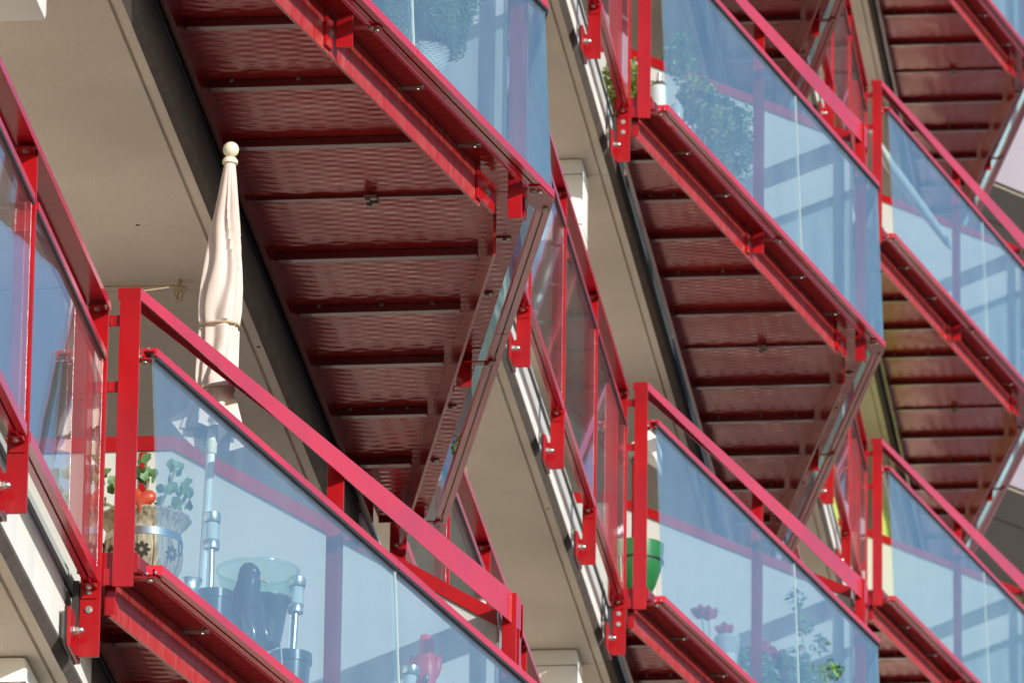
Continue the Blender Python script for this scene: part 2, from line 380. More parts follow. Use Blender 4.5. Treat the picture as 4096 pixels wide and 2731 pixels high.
def make_balcony(low):
    p = params(low); root = empty('balcony')
    D = p.zb+.001                                                    # underside of deck sheet
    # two embossed sheets meeting at the apex
    for sg in (1, -1):
        DE = -.108 if sg == 1 else -.088
        mb = MB(); a, b_ = (Y0+.02, -.004)
        if sg == -1: a = Y0-.02
        ring = [(.10, sg*a), (X(a,DE), sg*a), (X(b_,DE), sg*b_), (.10, sg*b_)]
        mb.loft([[(x, y_, D) for x, y_ in ring], [(x, y_, D+.006) for x, y_ in ring]])
        mb.build('deck_sheet', 'deck', root)
        # upstand angle round the edge
        mb = MB(); mb.loft([[(X(yy,DE-.002), sg*yy, D+.007),(X(yy,DE+.003), sg*yy, D+.007),(X(yy,DE+.003), sg*yy, D+.055),(X(yy,DE-.002), sg*yy, D+.055)] for yy in (a, -.01)])
        mb.build('upstand', 'red', root)
        mb = MB(); mb.box(.10, X(a,-.095), sg*a-.004, sg*a+.002, D-.02, D+.055)
        mb.build('upstand', 'red', root)
        mb = MB(); mb.box(.115, X(a,-.12), sg*(a+.05)-.02, sg*(a+.05)+.02, D+.007, D+.03); mb.build('floor_edge', 'red', root)
        # edge beam: channel, open inward
        wt = D-.002; wb = D-.167
        mb = MB(); e = .006
        prof = [(-.2,wt),(-.2,wb),(-.212,wb),(-.212,wt)]
        sweep(mb, prof, Y0+.07, -.28, sg)
        mb.build('edge_beam', 'beam_red', root)
        mb = MB(); mb.box(.197, .236, sg*(Y0+.045)-.004, sg*(Y0+.045)+.004, wb, D-.03); mb.build('end_plate', 'red', root, bevel=.002)
    # joists
    for k in range(-6, 7):
        yk = .65*k
        if k == 0 or abs(yk) > 3.7: continue
        xr = X(-abs(yk), -.215)
        if xr < .3: continue
        mb = MB(); zt = D-.002
        mb.box(.115, xr-.02, yk-.021, yk+.021, zt-.033, zt)
        mb.build('joist', 'deck_plain', root, bevel=.002)
        if k % 2 == 0:
            for fx in (.12, .55, .9):
                mb = MB(); mb.lathe([(.010,0),(.010,-.011)], (.13+(xr-.2)*fx, yk-.034, zt-.001), 8)
                mb.build('joist_bolt', 'bronze', root)
    mb = MB(); mb.box(.115, X(0,-.3), -.012, .012, D-.014, D-.002); mb.build('seam_strip', 'deck_plain', root)
    for dy in (-.035, .03):
        mb = MB(); mb.box(.56, .61, dy-.012, dy+.012, D-.03, D-.015); mb.lathe([(.011,0),(.011,-.012)], (.575, dy-.01, D-.03), 8)
        mb.build('seam_clip', 'bronze', root)
    mb = MB(); mb.box(.09, .112, Y0+.25, -Y0-.25, D-.11, D+.0); mb.build('wall_ledger', 'deck_plain', root)
    # lower and upper glass rails, gaskets, panes
    JO = -1.592
    def gl(y): return -.0395+(.0055*(y+4.045)/4.045)                # upper rail sits a little inboard
    for sg in (1, -1):
        segs = [(Y0, JO-.003), (JO+.003, -.004)]
        for si, (a, b_) in enumerate(segs):
            mb = MB(); sweep(mb, rail_prof(p.zb, .056, .035, .030), a, b_, sg)
            mb.build('lower_glass_rail', 'rail_red', root)
            mb = MB(); zt = p.zg
            mb.loft([[(X(yy, n+gl(yy)), sg*yy, z) for n, z in [(0,zt),(0,zt-.030),(-.008,zt-.030),(-.008,zt-.012),(-.048,zt-.012),(-.048,zt-.030),(-.055,zt-.030),(-.055,zt)]] for yy in (a, b_)])
            mb.build('upper_glass_rail', 'rail_red', root)
            mb = MB()
            mb.loft([[(X(yy, n+gl(yy)), sg*yy, z) for n, z in [(-.0005,zt-.0305),(-.0005,zt-.042),(-.009,zt-.042),(-.009,zt-.0305)]] for yy in (a+.01, b_-.003)])
            mb.build('gasket', 'rubber', root)
            mb = MB(); zb_ = p.zb+.0; zt_ = p.zg-.02
            aa = a+.01
            mb.loft([[(X(yy,-.020), sg*yy, zb_),(X(yy,-.010), sg*yy, zb_),(X(yy,-.012+gl(yy)), sg*yy, zt_),(X(yy,-.022+gl(yy)), sg*yy, zt_)] for yy in (aa, b_-.004)])
            mb.build('glass_pane', 'glass', root)
        # bright edge of the pane joint
        mb = MB(); mb.loft([[(X(yy,-.019), sg*yy, p.zb+.001),(X(yy,-.009), sg*yy, p.zb+.001),(X(yy,-.0105+gl(yy)), sg*yy, p.zg-.045),(X(yy,-.0205+gl(yy)), sg*yy, p.zg-.045)] for yy in (JO-.0028, JO+.0012)])
        mb.build('joint_seal', 'trim', root)
        # folded handrail: lies flat at the wall and turns upright towards the apex
        mb = MB(); rings = []
        for i in range(9):
            t = i/8; yy = Y0-.005+(Y0*-1-.03)*t
            zt = p.zh+.122*t; zb2 = zt-(.043+.09*t); wd = .078-.056*t; n0 = -.1; e = .004
            inn = zb2 if t < .01 else zb2
            rings.append([(X(yy, n), sg*yy, z) for n, z in [(n0,zb2),(n0,zt),(n0-wd,zt),(n0-wd,zt-.03),(n0-wd+e,zt-.03),(n0-wd+e,zt-e),(n0-e,zt-e),(n0-e,zb2)]])
        mb.loft(rings); mb.build('handrail', 'rail_red', root)
        mb = MB(); zt = p.zh; yy = Y0-.0055
        mb.loft([[(X(yy,-.1)+.001, sg*y2, z) for y2, z in ((yy,zt+.001),(yy,zt-.044))]+[(X(yy,-.178)-.001, sg*y2, z) for y2, z in ((yy,zt-.044),(yy,zt+.001))],
                 [(X(yy,-.1)+.001, sg*y2, z) for y2, z in ((yy-.005,zt+.001),(yy-.005,zt-.044))]+[(X(yy,-.178)-.001, sg*y2, z) for y2, z in ((yy-.005,zt-.044),(yy-.005,zt+.001))]])
        mb.build('rail_end_cap', 'red', root)
        # posts: flat bars facing along the facade
        posts = [(.231, .306, Y0-.004, 0), (.70, .765, -1.96, -.055)] + ([(1.156, 1.214, -.14, -.09)] if sg == 1 else [])
        for (x0, x1, yp, dz) in posts:
            t = (yp-Y0)/(-Y0); zt = p.zh+.122*t-.006-(0 if t > .9 else .006)
            if t > .9: x1p = min(x1, X(yp,-.105))
            mb = MB(); mb.box(x0, x1, sg*yp-.006, sg*yp+.006, p.pb+dz, zt); mb.build('post', 'red', root, bevel=.0022)
            # arms that carry the glass rails
            for zc, nn_ in ((p.zb-.037, 0), (p.zg-.034, gl(yp))):
                if sg*yp > 3.9 or True:
                    mb = MB(); xo = X(yp, nn_-.008)
                    mb.loft([[(x1-.03, sg*(yp+.006), z),(x1-.03, sg*(yp+.05), z),(xo, sg*(yp+.055), z),(xo-.012, sg*(yp+.012), z)] for z in (zc-.006, zc)])
                    ar = mb.build('arm', 'red', root, bevel=.0015)
                    for q in ((.035,) if abs(yp+1.96) > .1 else (.028, .05)):
                        mb = MB(); mb.lathe([(.011,0),(.011,-.008),(.007,-.011)], (xo-.038+ (q-.035)*.8, sg*(yp+q-.003), zc-.006), 10)
                        mb.build('bolt', 'bronze', ar)
            if t > .1:                                              # L bracket on the beam web
                zc = (D-.167+D)/2
                yb2 = yp-.075 if t < .9 else -.34
                mb = MB(); mb.loft([[(X(yy,-.1985), sg*yy, z),(X(yy,-.1865), sg*yy, z)] for yy in (yb2, yp-.008) for z in (D-.152,)][:0] or
                    [[(X(yy,-.198), sg*yy, D-.15),(X(yy,-.186), sg*yy, D-.15),(X(yy,-.186), sg*yy, D-.03),(X(yy,-.198), sg*yy, D-.03)] for yy in (yb2, yp-.009)])
                br = mb.build('angle_bracket', 'red', root, bevel=.002)
                mb = MB(); yc = (yb2+yp)/2
                c = (X(yc,-.187), sg*yc, D-.09)
                mb.lathe([(.019,0),(.019,.003),(.012,.003),(.012,.010)], c, 16, (.975, -sg*.222, 0)); mb.build('bolt', 'bronze', br)
        # small rivets on the end caps
        for (x_, z_) in ((X(Y0,-.052), p.zb-.030), (X(Y0,-.022), p.zb-.027), (X(Y0,-.095), p.zg-.032), (X(Y0,-.068), p.zg-.003)):
            mb = MB(); mb.lathe([(.0045,0),(.0045,.003)], (x_, sg*(Y0-.0005), z_), 10, (0, -sg, 0))
            mb.build('rivet', 'steel', root)
        # clips under the overhang
        for yy in (-3.3, -2.6, -1.2, -.55):
            mb = MB()
            mb.loft([[(X(yy,-.198), sg*yy, D-.001-.006*q),(X(yy,-.11), sg*yy, D-.001-.006*q),(X(yy,-.11), sg*(yy+.03), D-.001-.006*q),(X(yy,-.198), sg*(yy+.03), D-.001-.006*q)] for q in (1, 0)])
            mb.lathe([(.009,0),(.009,-.007)], (X(yy,-.135), sg*(yy+.015), D-.007), 8)
            mb.build('edge_clip', 'bronze', root)
    # corner plate under the apex
    mb = MB(); zc = p.zb-.0355
    mb.loft([[(X(-.16,-.05),-.16,z),(X(-.16,-.004),-.16,z),(X(0,-.004),0,z),(X(-.13,-.004),.13,z),(X(-.13,-.05),.13,z),(1.215,.02,z),(1.215,-.03,z)] for z in (zc-.006, zc)])
    cp = mb.build('corner_plate', 'red', root)
    mb = MB(); mb.lathe([(.011,0),(.011,-.008)], (X(-.1,-.028),-.1,zc-.006), 10); mb.build('bolt', 'bronze', cp); mb = MB(); mb.lathe([(.011,0),(.011,-.008)], (X(-.08,-.03),.09,zc-.006), 10); mb.build('bolt', 'bronze', cp)
    # corner post on the far side, narrow
    mb = MB(); mb.box(1.195, 1.21, .0, .06, p.pb-.03, p.zh+.09); mb.build('post', 'red', root, bevel=.002)
    # tabs joining the first post to the loggia railing
    tz = (.19+p.d, .90 if low else .985, 1.15 if low else 1.245)
    for z_ in tz:
        for sg in (1, -1):
            mb = MB(); mb.box(.192, .236, sg*(Y0+.008)-.005, sg*(Y0+.008)+.005, z_-.02 - (.012 if z_ < .3 else 0), z_+.02+(.012 if z_ < .3 else 0)); mb.build('tab', 'red', root, bevel=.0015)
    # privacy screen between the two flats
    if low: top = [(1.12,1.35),(-.19,2.118)]
    else: top = [(1.12,1.46),(-.34,2.10)]
    s1 = (top[0][0]-top[1][0]); sw = .062
    mb = MB()
    ring = [(1.118,D+.06),(1.118,top[0][1]-sw),(top[1][0],top[1][1]-sw),(-DEPTH+.06,top[1][1]-sw),(-DEPTH+.06,D+.06)]
    mb.loft([[(x, y_, z) for x, z in ring] for y_ in (-.008, .008)]); sc = mb.build('privacy_screen', 'frost', root)
    mb = MB(); ring = [(1.122,top[0][1]-sw-.001),(1.122,top[0][1]),(top[1][0],top[1][1]),(-DEPTH+.06,top[1][1]),(-DEPTH+.06,top[1][1]-sw),(top[1][0],top[1][1]-sw)]
    mb.loft([[(x, y_, z) for x, z in ring] for y_ in (-.02, .02)]); mb.build('top_frame', 'red', sc, bevel=.002)
    mb = MB(); mb.box(1.119, 1.128, -.014, .014, D+.02, top[0][1]-sw-.002); mb.build('side_frame', 'bronze', sc)
    mb = MB(); mb.box(-.33, -.30, -.016, .016, D+.06, 2.05); mb.build('upright', 'red', sc)
    return root
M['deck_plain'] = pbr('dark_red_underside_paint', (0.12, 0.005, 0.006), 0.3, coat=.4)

GB = 'red steel balconies hung on the facade'
BL = {
 (0,0): 'nearest red balcony, with a closed cream parasol and barrel planter behind its blue glass',
 (0,1): 'big red balcony overhead at left, dark ribbed underside, round conifer behind the glass',
 (1,2): 'middle red balcony at bottom centre with green pot and pink geraniums behind glass',
 (1,3): 'middle red balcony with yellow-green shrubs and a metal bottle behind the glass',
 (1,4): 'red balcony cut off by the top edge, above the yellow-green shrub balcony',
 (2,4): 'farthest red balcony at lower right, only a pale screen behind its glass',
 (2,5): 'farthest red balcony at middle right with a white rolled parasol lying slantwise',
 (2,6): 'farthest red balcony in the top right corner, dusty ribbed underside showing',
}
protoL = make_balcony(True); protoH = make_balcony(False)
protoL.location = W(0,0); tag(protoL, BL[(0,0)], 'balcony', GB)
protoH.location = W(1,3); tag(protoH, BL[(1,3)], 'balcony', GB)
dup(protoL, W(0,1), BL[(0,1)], GB)
for k in ((1,2),(1,4),(2,4),(2,5),(2,6)):
    dup(protoH, W(*k), BL[k], GB)

# ------------------------------------------------------------------ loggia railings between the balconies
def make_loggia(low):
    root = empty('loggia_railing')
    if low: hr, gt, lb, lt, pb = 1.196, 1.008, .141, .183, -.118
    else:   hr, gt, lb, lt, pb = 1.296, 1.115, .069, .111, -.235
    y1 = Y0-.03; sp = 1.583; ys = [y1-sp*k for k in range(7)]
    zf = 0 if low else -.115
    for i, yp in enumerate(ys):
        mb = MB(); mb.box(.122, .196, yp-.006, yp+.006, pb, hr-.008); mb.build('post', 'red', root, bevel=.0022)
        mb = MB(); mb.box(.098, .112, yp-.13, yp+.10, pb+.006, pb+.15); pl = mb.build('wall_plate', 'red', root, bevel=.003)
        mb = MB(); mb.box(.0885, .0975, yp-.125, yp+.095, pb+.004, pb+.152); mb.build('rubber_pad', 'rubber', pl)
        mb = MB(); mb.box(.0675, .088, yp-.08, yp+.05, max(pb+.03, -.065), pb+.148); mb.build('spacer', 'bronze', pl)
        mb = MB(); c = (.1125, yp-.065, pb+.08)
        mb.lathe([(.021,0),(.021,.003),(.014,.003),(.014,.018)], c, 6, (1,0,0)); mb.lathe([(.012,.018),(.0125,.024),(.011,.032),(.006,.037),(.001,.038)], c, 16, (1,0,0))
        mb.build('cap_nut', 'steel', pl, smooth=True)
        mb = MB(); mb.box(.112, .124, yp-.004, yp+.004, pb+.01, pb+.145); mb.build('weld_rib', 'red', pl)
        mb = MB(); mb.box(.13, .185, yp-.075, yp-.006, lb-.012, lb-.006); mb.box(.13, .185, yp-.012, yp-.006, lb-.045, lb-.006); br = mb.build('angle_bracket', 'red', root)
        mb = MB(); mb.lathe([(.011,0),(.011,-.007)], (.158,yp-.045,lb-.012), 10); mb.build('bolt', 'steel', br)
        mb = MB(); mb.box(.13, .19, yp-.07, yp-.006, hr-.026, hr-.02); br = mb.build('angle_bracket', 'red', root)
        mb = MB(); mb.lathe([(.011,0),(.011,-.007)], (.16,yp-.04,hr-.026), 10); mb.build('bolt', 'bronze', br)
    # hex bolts on the face of the end post
    for dz in (.117, .056):
        mb = MB(); c = (.156, ys[0]-.0065, dz+zf)
        mb.lathe([(.0135,0),(.0135,.003),(.008,.003),(.008,.010)], c, 14, (0,-1,0)); mb.build('bolt', 'steel', root)
    mb = MB(); mb.box(.098, .120, ys[0]-.02, ys[0]+.1, -.02+zf, .16+zf); mb.build('shim', 'rubber', root)
    # handrail: inverted channel
    mb = MB(); e = .004
    mb.loft([[(x, yy, z) for x, z in [(.206,hr-.03),(.206,hr),(.114,hr),(.114,hr-.026),(.118,hr-.026),(.118,hr-e),(.202,hr-e),(.202,hr-.03)]] for yy in (ys[-1]+.02, ys[0]-.018)])
    mb.build('handrail', 'rail_red', root)
    for a, b_ in zip(ys[1:], ys[:-1]):
        ya, yb = a+.03, b_-.05
        mb = MB(); mb.box(.150, .199, ya, yb, gt-.028, gt); mb.build('upper_glass_rail', 'rail_red', root)
        mb = MB(); mb.box(.190, .1985, ya+.003, yb-.003, gt-.040, gt-.0285); mb.build('gasket', 'rubber', root)
        mb = MB(); mb.loft([[(x, yy, z) for x, z in [(.196,lt),(.196,lb),(.171,lb),(.171,lb+.02),(.163,lb+.02),(.163,lb),(.140,lb),(.140,lt)]] for yy in (ya, yb)]); mb.build('lower_glass_rail', 'rail_red', root)
        mb = MB(); mb.box(.177, .187, ya-.004, yb+.012, lt-.01, gt-.02); mb.build('glass_pane', 'glass2', root)
    return root
GL = 'red loggia railings along the slab edges'
LL = {
 (0,0): 'nearest straight red glass railing, at the left picture edge beside the parasol balcony',
 (1,1): 'straight red glass railing at bottom centre, rising behind the parasol balcony corner',
 (1,2): 'straight red glass railing in the centre, running down to the green pot balcony',
 (1,3): 'straight red glass railing at the top, ending at the yellow-green shrub balcony',
 (2,3): 'distant red glass railing at the bottom edge behind the geranium balcony corner',
 (2,4): 'distant red glass railing right of centre, beside the farthest lower balcony',
 (2,5): 'distant red glass railing at upper right, beside the rolled white parasol balcony',
}
lL = make_loggia(True); lH = make_loggia(False)
lL.location = W(0,0); tag(lL, LL[(0,0)], 'railing', GL)
lH.location = W(1,2); tag(lH, LL[(1,2)], 'railing', GL)
dup(lL, W(1,1), LL[(1,1)], GL)
for k in ((1,3),(2,3),(2,4),(2,5)): dup(lH, W(*k), LL[k], GL)

# ------------------------------------------------------------------ end wing beyond the facade, out of focus
wing = empty('neighbouring_wing', (0, 80, 0), 'blurred pale wing of flats turning away beyond the farthest red balconies at right', 'apartment building')
O = Vector((.09, 79.96, 0)); e_ = Vector((.59, .807, 0)).normalized(); m_ = Vector((-.807, .59, 0)).normalized()
def wquad(mb, s0, s1, d0, d1, z0, z1):
    c = [O+e_*s0+m_*d0, O+e_*s1+m_*d0, O+e_*s1+m_*d1, O+e_*s0+m_*d1]
    mb.loft([[p+Vector((0,0,z)) for p in c] for z in (z0, z1)])
def wpart(mb, name, m_, par=None):
    ob = mb.build(name, m_); ob.parent = par or wing
    if not par: ob.location = (0, -80, 0)
    return ob
for n in range(2, 10):
    zz = BASE+FH*n+SZ
    mb = MB(); wquad(mb, -.2, 16, .0, .62, zz, zz+.25); wquad(mb, -.2, 16, .66, 5, zz+.001, zz+.25); wpart(mb, 'floor_slab', 'far_beige')
    for k in range(8):
        mb = MB(); wquad(mb, k*2-.2, k*2+1.76, -.04, -.02, zz+.02, zz+1.25); wpart(mb, 'railing_panel', 'far_wall')
    mb = MB(); wquad(mb, -.2, 16, -.08, .02, zz+1.30, zz+1.36); wpart(mb, 'handrail', 'frame')
    mb = MB(); wquad(mb, -.2, 16, 2.2, 2.4, zz+.25, zz+FH); wpart(mb, 'rear_wall', 'far_wall')
    for k in range(5):
        mb = MB(); wquad(mb, k*3+.3, k*3+2.2, 2.14, 2.19, zz+.6, zz+2.5); wpart(mb, 'window', 'far_glass')
    mb = MB(); wquad(mb, 3.9, 4.02, .1, .2, zz+.25, zz+FH-.0); wpart(mb, 'post', 'frame')

# ------------------------------------------------------------------ props on the nearest balcony
def blob(mb, rings, k=18):
    mb.loft([[(cx+rx*math.cos(2*PI*j/k), cy+ry*math.sin(2*PI*j/k), cz) for j in range(k)] for cx, cy, cz, rx, ry in rings])
FL = .27
def at(b, n, x, y, z): return W(b, n, x, y, z)

# closed parasol
base = at(0,0,.372,-2.94,FL); par = empty('parasol', base, 'closed cream parasol tied with cord, standing behind the nearest handrail', 'parasol')
ax = Vector((.040, .0, 1)).normalized()
def pz(z): return (z-FL)/ax.z
mb = MB(); mb.tube([(0,0,0), ax*pz(1.42)], .0165, 14); mb.build('pole', 'white', par, smooth=True)
mb = MB(); mb.lathe([(.021,0),(.022,.004),(.022,.045),(.017,.05)], ax*pz(1.02), 16, ax); mb.build('collar', 'ivory', par, smooth=True)
mb = MB(); mb.ball(ax*pz(2.212), .030, 16); mb.build('finial', 'ivory', par, smooth=True)
mb = MB(); mb.lathe([(.012,.0),(.029,.004),(.029,.016),(.022,.026),(.014,.03)], ax*pz(2.152), 20, ax); mb.build('cap', 'ivory', par, smooth=True)
prof = [(.022,2.158),(.030,2.10),(.041,2.0),(.054,1.88),(.066,1.76),(.074,1.66),(.075,1.58),(.071,1.53),(.0695,1.512),(.070,1.49),(.071,1.44),(.073,1.36),(.072,1.30),(.068,1.262),(.070,1.25),(.080,1.20),(.094,1.15),(.104,1.10)]
pr2 = []
for (r1, z1), (r2, z2) in zip(prof[:-1], prof[1:]):
    for q in range(3): pr2.append((r1+(r2-r1)*q/3, z1+(z2-z1)*q/3-FL))
pr2.append((prof[-1][0], prof[-1][1]-FL))
pr2 = [(r_*.93, z_) for r_, z_ in pr2]
def folds(a, i, z):
    zz = z+FL; k = min(1, (2.16-zz)/.25); a2 = a+.5*math.sin(zz*3)+.3*math.sin(2*a+zz*4)+.1*math.sin(zz*17)
    v = .16*math.sin(10*a2)+.07*math.sin(5*a2+1.3+zz*2)+.04*math.sin(17*a2)
    if abs(zz-1.512) < .008 or abs(zz-1.262) < .015: v *= .4
    if zz < 1.22: v *= 1.3
    return 1+v*k
mb = MB(); mb.lathe(pr2, (0,0,0), 120, ax, folds, caps=False)
ob = mb.build('canopy', 'canvas', par, smooth=True)
for z_, rr in ((1.512,.0735),(1.262,.071)):
    mb = MB(); c = ax*pz(z_); mb.tube([c+Vector((rr*math.cos(a), rr*math.sin(a), .006*math.sin(a+1))) for a in [2*PI*i/30 for i in range(31)]], .0042, 6, caps=False)
    mb.build('tie_cord', 'rope', par, smooth=True)
for a in (.4, 2.2, 3.6, 5.2):
    mb = MB(); c = ax*pz(1.09); d_ = Vector((math.cos(a), math.sin(a), 0))
    mb.loft([[c+d_*.085+Vector((0,0,.10)), c+d_*.135+Vector((-.03,0,.05)), c+d_*.13+Vector((.02,0,-.02)), c+d_*.07+Vector((0,0,-.05))],
             [c+d_*.082+Vector((0,0,.10)), c+d_*.130+Vector((-.03,0,.05)), c+d_*.125+Vector((.02,0,-.02)), c+d_*.066+Vector((0,0,-.05))]])
    mb.build('canopy_flap', 'canvas', par)

# clothes line on the ceiling
cl = empty('clothes_line', (0,0,0), 'thin cord knotted to a hook in the beige ceiling behind the parasol', 'cord')
hk = Vector((-.19, 34.95, BASE+2.9-.135))
mb = MB(); mb.tube([hk, Vector((-.56, 34.96, BASE+2.9-.125)), Vector((-1.3, 35.0, BASE+2.9-.12))], .0035, 6); mb.tube([hk, Vector((-.03, 33.0, BASE+2.03))], .0035, 6)
ob = mb.build('cord', 'rope', cl)
mb = MB(); mb.ball(hk+Vector((0,0,-.01)), .016, 8); 
for q in range(7):
    a = q*1.3; mb.tube([hk, hk+Vector((.03*math.cos(a), 0, .03*math.sin(a)-.01)), hk+Vector((.012*math.cos(a+1), 0, -.05-.012*q/3))], .003, 5)
mb.build('knot', 'rope', cl)
mb = MB(); mb.tube([hk+Vector((0,0,.027)), hk], .006, 8); mb.build('hook', 'bronze', cl)

# barrel planter with leafy succulent
bp_ = empty('barrel_planter', at(0,0,.262,-3.57,FL+.02), 'carved wooden barrel planter with metal band and a leafy succulent, behind the first post', 'planter')
def scal(a, i, z): return 1+(.05*abs(math.sin(8*a)) if z > .235 else 0)
S = .86
mb = MB(); mb.lathe([(.085,0),(.135,.03),(.160,.08),(.168,.12),(.163,.17),(.152,.19),(.150,.205),(.165,.235),(.190,.262),(.190,.270),(.165,.262),(.150,.24)], (0,0,0), 64, None, scal)
bmesh.ops.scale(mb.bm, vec=(S,S,1), verts=mb.bm.verts); mb.build('barrel', 'wood', bp_, smooth=True)
mb = MB(); mb.lathe([(.158*S,.171),(.1665*S,.171),(.160*S,.201),(.150*S,.201)], (0,0,0), 48); mb.build('metal_band', 'steel', bp_, smooth=True)
mb = MB(); mb.lathe([(.001,.238),(.15*S,.240),(.001,.25)], (0,0,0), 32); mb.build('soil', 'soil', bp_)
for a0 in (-PI/2-.75, -PI/2+.12, -PI/2+.95):
    for q in range(8):
        mb = MB(); t = 2*PI*q/8; rr = .152*S+.0125*S
        pts = []
        for i in range(10):
            w_ = 2*PI*i/10; lx = .019+.012*math.cos(w_); ly = .007*math.sin(w_)
            du = lx*math.cos(t)-ly*math.sin(t); dz = lx*math.sin(t)+ly*math.cos(t)
            aa = a0+du/rr; rad = (.168-.6*(max(0, .12-(.11+dz)))*.35)*S+.0015
            pts.append((rad*math.cos(aa), rad*math.sin(aa), .11+dz))
        mb.face(pts); mb.build('carved_petal', 'carving', bp_)
for a0 in [-PI/2+k*.42-1.26 for k in range(7)]:
    mb = MB(); mb.tube([((r_*S+.001)*math.cos(a0), (r_*S+.001)*math.sin(a0), z_) for r_, z_ in ((.135,.03),(.160,.08),(.168,.12),(.163,.165))], .0016, 5); mb.build('stave_groove', 'carving', bp_)
for sx_ in (-1, 1):
    mb = MB(); c = Vector((sx_*.158*S, -.05, .14)); mb.tube([c+Vector((0, .003*math.sin(a), .0))+Vector((sx_*.012*(1+math.cos(a))*.5, 0, .028*math.sin(a))) for a in [2*PI*i/16 for i in range(17)]], .0035, 6, caps=False); mb.build('ring_handle', 'dark', bp_)
leaf = MB()
pts = []
for i in range(14):
    a = 2*PI*i/14; rr = .020*(1+.12*math.sin(5*a)); pts.append((rr*math.cos(a)*.95+.018, rr*math.sin(a), .004*math.cos(2*a)))
vs = [leaf.bm.verts.new(p) for p in pts]; c0 = leaf.bm.verts.new((.018, 0, -.004))
for i in range(14): leaf.bm.faces.new((vs[i], vs[(i+1) % 14], c0))
leaf0 = leaf.build('leaf', 'leaf', bp_, smooth=True)
rnd = random.Random(3); first = True
stems = [[(-.03,-.02,.24),(-.07,-.06,.30),(-.10,-.06,.36),(-.12,-.05,.42)],[(.0,-.03,.24),(.01,-.05,.32),(.02,-.06,.40),(.01,-.07,.45)],[(.04,-.02,.24),(.07,-.03,.33),(.10,-.03,.40),(.115,-.03,.46)],
         [(.06,-.03,.24),(.10,-.05,.28),(.15,-.06,.31),(.165,-.06,.35)],[(-.04,-.05,.24),(-.10,-.09,.29),(-.14,-.09,.31)]]
for st in stems:
    mb = MB(); mb.tube(st, [.0055]*len(st), 6); mb.build('stem', 'stem', bp_, smooth=True)
    for i in range(1, len(st)):
        for q in range(6 if i > 1 else 2):
            if first: lf = leaf0; first = False
            else:
                lf = leaf0.copy(); col.objects.link(lf); lf.parent = bp_
            p = Vector(st[i])+Vector((rnd.uniform(-.025,.025), rnd.uniform(-.02,.02), rnd.uniform(-.028,.025)))
            lf.location = p; lf.rotation_euler = (rnd.uniform(.7,1.9), rnd.uniform(-.6,.6), rnd.uniform(0, 6.3)); sc_ = rnd.uniform(.7, 1.15); lf.scale = (sc_,)*3
# ceramic heart and bird in the planter
ht = MB(); K = 28; ringsH = []
for i in range(13):
    t = -1+2*i/12; h_ = math.sqrt(max(0, 1-t*t)); rr = []
    for j in range(K):
        a = 2*PI*j/K; xx = 16*math.sin(a)**3; zz_ = 13*math.cos(a)-5*math.cos(2*a)-2*math.cos(3*a)-math.cos(4*a)
        rr.append((xx/16*.040*(.15+.85*h_), t*.020, (zz_/16)*.040*(.15+.85*h_)))
    ringsH.append(rr)
ht.loft(ringsH); ho = ht.build('heart_ornament', 'heart', None, smooth=True); ho.location = at(0,0,.275,-3.72,.585); ho.scale = (1.3, 1.3, 1.25); ho.rotation_euler = (0, .12, 0)
tag(ho, 'orange-red ceramic heart stuck in the barrel planter behind the first post', 'ornament')
bi = empty('ceramic_bird', at(0,0,.128,-3.66,.548), 'small painted ceramic bird with turquoise shoulder sitting on the barrel planter rim', 'ornament')
mb = MB(); mb.ball((0,0,.015), .030, 12, (1.15,.7,.62)); mb.build('body', 'ceramic', bi, smooth=True)
mb = MB(); mb.ball((-.028,0,.028), .016, 10); mb.build('head', 'ceramic_blue', bi, smooth=True)
mb = MB(); mb.ball((-.012,-.018,.020), .015, 10, (1,.5,.8)); mb.build('wing', 'ceramic_orange', bi, smooth=True)
mb = MB(); mb.loft([[(.025,-.008,.012),(.025,.008,.012),(.025,.008,.022),(.025,-.008,.022)],[(.058,-.004,.004),(.058,.004,.004),(.058,.004,.007),(.058,-.004,.007)]]); mb.build('tail', 'ceramic', bi)

# garden lanterns standing in black pots
def lantern(loc, top, label, tilt=0):
    o = empty('garden_lantern', loc, label, 'lantern', 'steel garden lanterns on the nearest balcony'); o.rotation_euler = (0, tilt, 0)
    h = top
    mb = MB(); mb.lathe([(.014,-.1),(.014,h-.135)], (0,0,0), 16); mb.build('stem', 'steel', o, smooth=True)
    mb = MB(); mb.lathe([(.014,h-.14),(.030,h-.138),(.031,h-.134),(.031,h-.108),(.029,h-.105)], (0,0,0), 24); mb.build('collar', 'steel', o, smooth=True)
    mb = MB(); mb.lathe([(.029,h-.105),(.029,h-.036)], (0,0,0), 24); mb.build('lamp_glass', 'clear', o, smooth=True)
    mb = MB(); mb.lathe([(.0245,h-.103),(.0245,h-.038)], (0,0,0), 20, None, lambda a, i, z: 1+.05*math.sin(12*a)); mb.build('diffuser', 'white', o, smooth=True)
    mb = MB(); mb.lathe([(.031,h-.036),(.0325,h-.034),(.0325,h-.002),(.030,h)], (0,0,0), 24); mb.build('cap', 'steel', o, smooth=True)
    return o
def pot(name, loc, rr, h, material, label, cat='pot', group=None):
    o = empty(name, loc, label, cat, group)
    mb = MB(); mb.lathe([(rr*.70,0),(rr*.92,h*.82),(rr*.92,h*.84),(rr,h*.85),(rr,h),(rr*.94,h),(rr*.9,h*.86),(rr*.66,.01)], (0,0,0), 32); mb.build('body', material, o, smooth=True)
    mb = MB(); mb.lathe([(.001,h*.86),(rr*.9,h*.87),(.001,h*.885)], (0,0,0), 24); mb.build('soil', 'soil', o)
    return o
GPOT = 'black plastic pots on the nearest balcony'
